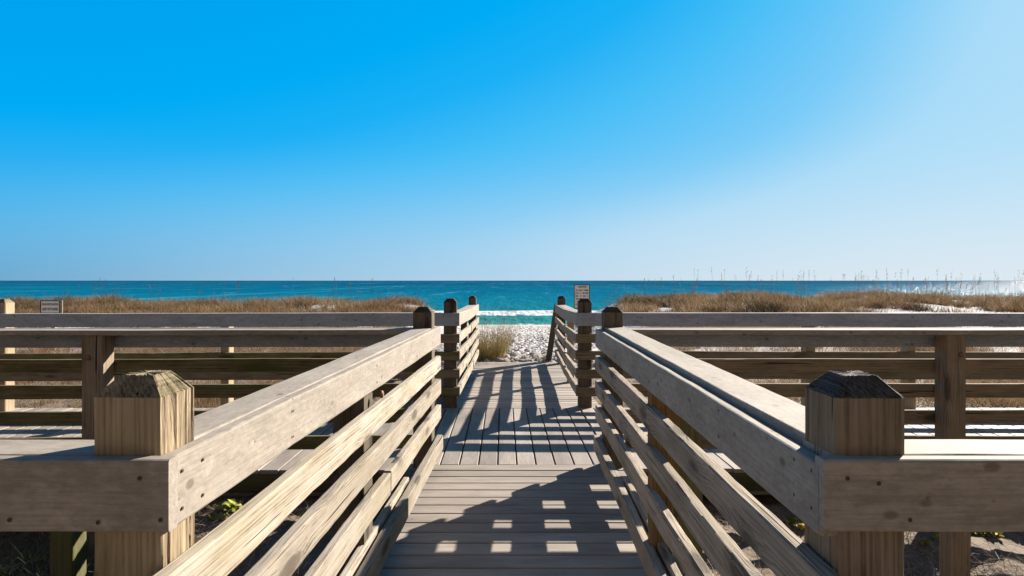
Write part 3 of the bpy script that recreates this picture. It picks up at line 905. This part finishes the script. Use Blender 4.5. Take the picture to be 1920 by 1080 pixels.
M_litter = m_grass("straw_litter", [(0, (.08, .055, .035)), (.5, (.24, .17, .11)), (1, (.50, .40, .29))])
M_leaf = m_grass("weed_leaf", [(0, (.13, .18, .02)), (.6, (.33, .37, .05)), (1, (.48, .32, .08))])

def blades(x, y, z, h, w, lean, droop, az, seg=3, taper=1.0):
    """curved tapered strips; all args arrays of length N. returns V, F"""
    N = len(x)
    t = np.linspace(0, 1, seg + 1)[None, :]
    dx = np.cos(az)[:, None]; dy = np.sin(az)[:, None]
    r = h[:, None] * (lean[:, None] * t + droop[:, None] * t ** 2.2)
    zz = h[:, None] * (t - .45 * droop[:, None] * t ** 2.4)
    cx = x[:, None] + dx * r; cy = y[:, None] + dy * r; cz = z[:, None] + zz
    ww = w[:, None] * (1 - .85 * t * taper) * .5
    sa = rng.random(N)[:, None] * math.pi
    px, py = np.cos(sa) * ww, np.sin(sa) * ww * .6
    L = np.stack([cx - px, cy - py, cz], 2); R = np.stack([cx + px, cy + py, cz], 2)
    V = np.stack([L, R], 2).reshape(N, (seg + 1) * 2, 3)
    b = (np.arange(N) * (seg + 1) * 2)[:, None, None]
    q = np.array([[2 * i, 2 * i + 1, 2 * i + 3, 2 * i + 2] for i in range(seg)])[None]
    return V.reshape(-1, 3), (b + q).reshape(-1, 4)

def tufts(px, py, nb, hmean, wmean, spread, droop=.35, seg=3, tint0=None):
    n = len(px)
    idx = np.repeat(np.arange(n), nb)
    N = len(idx)
    a = rng.random(N) * 2 * math.pi
    rr = np.abs(rng.normal(0, 1, N)) * spread
    x = px[idx] + np.cos(a) * rr; y = py[idx] + np.sin(a) * rr
    z = ground_h(x, y) - .03
    hm = hmean[idx] if hasattr(hmean, '__len__') else hmean
    h = hm * (.45 + .75 * rng.random(N))
    w = wmean * (.6 + .8 * rng.random(N))
    lean = .15 + .45 * rng.random(N)
    dr = droop * rng.random(N) * 1.4
    az = a + rng.normal(0, .6, N)
    V, F = blades(x, y, z, h, w, lean, dr, az, seg)
    tb = (tint0[idx] if tint0 is not None else .5)
    tint = np.clip(tb + rng.normal(0, .22, N), 0, 1)
    return V, F, np.repeat(tint, (seg + 1) * 2)

def merge(parts):
    Vs, Fs, Ts = [], [], []; o = 0
    for V, F, T in parts:
        Vs.append(V); Fs.append(F + o); Ts.append(T); o += len(V)
    return np.concatenate(Vs), np.concatenate(Fs), np.concatenate(Ts)

def scatter_dune(side, n, y0, y1, dens_seed, xmax=30):
    y = y0 + (y1 - y0) * rng.random(n * 3)
    lim = np.minimum(xmax, y * 1.05 + 2)
    x = rng.random(n * 3) * lim * side
    bare = np.minimum(np.hypot((x - 12.7) / 1.35, (y - 20.4) / 3.3), np.minimum(np.hypot((x + 12.5) / .8, (y - 20) / 3.0), np.hypot((x - 15.6) / .9, (y - 20.5) / 3.5)))
    keepv = (bare > .85 + .5 * fbm(x * 1.5, y * 1.5, 63, 2)) & (np.abs(x - .75) > 1.9 + .10 * (y - 10) + 1.2 * fbm(y * .5, y * 0, 61, 2))
    d = fbm(x * .42, y * .34, dens_seed, 3)
    keep = keepv & (rng.random(n * 3) < np.clip((d - .34) * 5, .22, 1))
    return x[keep][:n], y[keep][:n]

for side, lab in ((-1, "tawny dune grass along the crest left of the path"), (1, "tawny dune grass along the crest right of the path")):
    parts = []
    x, y = scatter_dune(side, 3600, 17.0, 30, 71 + side)
    hh = .12 + .72 * np.clip(fbm(x * .7 + 5, y * .5, 81 + side, 3) - .2, 0, 1)
    tt = np.clip(.5 + 1.6 * (fbm(x * .9, y * .9, 91, 3) - .5) + rng.normal(0, .12, len(x)), 0, 1)
    V, F, T = tufts(x, y, 30, hh, .018, .11, .45, 3, tt); parts.append((V, F, T))
    x, y = scatter_dune(side, 2700, 8.6, 18, 75 + side, 22)
    tt = .35 + .5 * fbm(x * .5, y * .5, 93, 3)
    V, F, T = tufts(x, y, 26, .26 + .12 * rng.random(len(x)), .008, .09, .5, 3, tt); parts.append((V, F, T))
    V, F, T = merge(parts)
    o = np_mesh("dune_grass", V, F, M_dry, attr={"tint": T}, smooth_=False)
    tag(o, lab, "grass", kind="stuff")

# sea oats: tall thin stalks with nodding seed heads
def oats(n, xf, hscale, label):
    parts = []
    y = 16.5 + 8 * rng.random(n); x = xf(y, n)
    z = ground_h(x, y)
    h = hscale * (.62 + .5 * rng.random(n))
    lean = .02 + .12 * rng.random(n); az = rng.normal(.3, .9, n)
    V, F = blades(x, y, z, h, np.full(n, .008), lean, .10 * rng.random(n), az, 5, .6)
    parts.append((V, F, np.repeat(rng.random(n) * .7, 12)))
    # seed heads: short drooping plumes near the tip
    k_ = 9
    idx = np.repeat(np.arange(n), k_)
    f = .80 + .2 * rng.random(n * k_)
    hx = x[idx] + np.cos(az[idx]) * h[idx] * lean[idx] * f; hy = y[idx] + np.sin(az[idx]) * h[idx] * lean[idx] * f; hz = z[idx] + h[idx] * f * .98
    V, F = blades(hx, hy, hz, np.full(n * k_, .07), np.full(n * k_, .012), np.full(n * k_, .35), np.full(n * k_, 1.2), az[idx] + rng.normal(0, .5, n * k_), 2, .5)
    parts.append((V, F, np.repeat(rng.random(n * k_) * .8 + .2, 6)))
    V, F, T = merge(parts)
    o = np_mesh("sea_oats", V, F, M_oat, attr={"tint": T}, smooth_=False)
    return tag(o, label, "grass", kind="stuff")
def oat_r(y, n):
    px = 1125 + 795 * rng.random(n) ** .95
    cl = np.where(rng.random(n) < .45, rng.choice([1150, 1215, 1300, 1420, 1500, 1620, 1700, 1780, 1850], n) + rng.normal(0, 16, n), px)
    return (cl - 945) / 1200 * y
def oat_l(y, n):
    cl = np.where(rng.random(n) < .5, rng.choice([170, 200, 220, 290, 530, 640, 690, 780], n) + rng.normal(0, 14, n), 20 + 800 * rng.random(n))
    return (cl - 945) / 1200 * y
oats(230, oat_r, 1.30, "tall thin sea oats standing above the right dune against the sea")
oats(95, oat_l, 1.12, "sparse thin sea oats standing above the left dune against the sea")

# straw litter lying on the ground around and beyond the boardwalk
parts = []
def litter_at(n, x0, x1, y0, y1, s=.06):
    x = x0 + (x1 - x0) * rng.random(n); y = y0 + (y1 - y0) * rng.random(n)
    keep = (fbm(x * 1.6, y * 1.6, 99, 3) > .43)
    x, y = x[keep], y[keep]; n = len(x)
    z = ground_h(x, y) + .012
    V, F = blades(x, y, z, np.full(n, s) * (.5 + rng.random(n)), np.full(n, s * .07), 1.2 + rng.random(n), .5 * rng.random(n), rng.random(n) * 6.28, 2, .4)
    return V, F, np.repeat(rng.random(n), 6)
parts.append(litter_at(90000, -5, 6, 1.6, 7, .05))
parts.append(litter_at(42000, -14, 14, 7, 17, .09))
V, F, T = merge(parts)
o = np_mesh("straw_litter", V, F, M_litter, attr={"tint": T}, smooth_=False)
tag(o, "dry straw and twigs scattered over the sand", "ground litter", kind="stuff")

# single clumps one can point to
def clump(px, py, n, h, w, spread, mat, label, tint=.5, droop=.5, lean=1.0, zc=None, group=None):
    a = rng.random(n) * 6.283; rr = spread * np.sqrt(rng.random(n))
    x = np.cos(a) * rr; y = np.sin(a) * rr
    z = ground_h(px + x, py + y) - float(ground_h(px, py)) - .02
    hh = h * (.4 + .75 * rng.random(n))
    V, F = blades(x, y, z, hh, w * (.6 + .7 * rng.random(n)), lean * (.05 + .4 * rng.random(n)), droop * rng.random(n), a + rng.normal(0, .5, n), 6)
    T = np.repeat(np.clip(tint + rng.normal(0, .22, n), 0, 1), 14)
    o = np_mesh("grass_clump", V, F, mat, attr={"tint": T}, smooth_=False)
    o.location = (px, py, float(ground_h(px, py)))
    return tag(o, label, "grass", group)
M_tuft = m_grass("tuft_grass", [(0, (.10, .085, .03)), (.35, (.22, .16, .06)), (.7, (.36, .27, .12)), (1, (.20, .21, .06))])
clump(-.30, 12.0, 1100, .76, .006, .29, M_tuft, "bushy golden grass clump beside the left end of the ramp", .5, .5, .8)
clump(-.10, 12.5, 220, 1.05, .005, .30, M_tuft, "taller thin brown grass just seaward of the golden clump", .2, .2, .4)
clump(.72, 11.7, 160, .20, .006, .12, M_green, "small green tuft at the foot of the leaning end post", .8, .6, 1)
clump(-2.95, 4.0, 170, .46, .007, .30, M_green, "long curved dark green grass below the near left rail", .12, 1.5, 1.8)
clump(-2.62, 3.9, 130, .44, .007, .26, M_green, "dark arching grass clump beside the near left post", .12, 1.5, 1.8)
clump(-3.25, 4.05, 120, .46, .007, .3, M_green, "dark grass clump at the left edge of the picture under the rail", .12, 1.5, 1.8)
clump(1.9, 4.2, 90, .10, .006, .22, M_litter, "dried straw heap between the right slats and the near post", .7, 1.2, 2.5)

def weed(px, py, r, label, tint=.4):
    n = 46
    a = rng.random(n) * 6.283; rr = r * np.sqrt(rng.random(n))
    V = []; F = []; T = []
    for i in range(n):
        cx, cy = math.cos(a[i]) * rr[i], math.sin(a[i]) * rr[i]
        s = r * (.22 + .25 * rng.random()); th = rng.random() * 6.28
        up = r * (.25 + .8 * rng.random()) * (1 - rr[i] / r * .6)
        tl = rng.normal(0, .4, 2)
        b = len(V)
        for (u, v) in ((-1, 0), (-.3, .55), (.6, .45), (1.1, 0), (.6, -.45), (-.3, -.55)):
            X = u * math.cos(th) - v * math.sin(th); Y = u * math.sin(th) + v * math.cos(th)
            V.append((cx + X * s, cy + Y * s, up + (X * tl[0] + Y * tl[1]) * s)); T.append(np.clip(tint + rng.normal(0, .05) + .3 * (i % 3 - 1), 0, 1))
        F.append(tuple(range(b, b + 6)))
        V += [(cx * .3, cy * .3, -.02), (cx * .3 + .003, cy * .3, -.02), (cx, cy, up)]; T += [tint] * 3
        F.append((b + 6, b + 7, b + 8))
    o = mesh_obj("weed", V, F, M_leaf, None, (px, py, float(ground_h(px, py)) + .01))
    at = o.data.attributes.new("tint", 'FLOAT', 'POINT'); at.data.foreach_set("value", np.array(T, np.float32))
    return tag(o, label, "plant", "small weeds in the sand")
def gpt(px, py):
    """ground point seen at a photo pixel"""
    dx = (px - 945) / 1200; dz = -(py - 526) / 1200
    Y = 2.0
    while Y < 40:
        if EYE + dz * Y < float(ground_h(dx * Y, Y)): break
        Y += .02
    return dx * Y, Y
for (px, py, r, lab, tn) in ((432, 966, .085, "bright green weed seen between the slats of the left railing", .35), (405, 978, .055, "orange tinged weed beside the bright green one on the left", .95),
                             (1487, 985, .048, "yellow green weed left of the large near right post", .45), (1502, 993, .042, "orange tinged weed left of the large near right post", .95),
                             (1735, 1024, .035, "lower of two yellow weeds between the near right post and the thin post", .55), (1759, 1016, .035, "upper of two yellow weeds between the near right post and the thin post", .6),
                             (1832, 1006, .038, "small yellow weed just right of the thin post", .55), (1860, 1008, .052, "yellow green weed at the shadow edge right of the thin post", .7)):
    X_, Y_ = gpt(px, py)
    weed(X_, Y_, r, lab, tn)
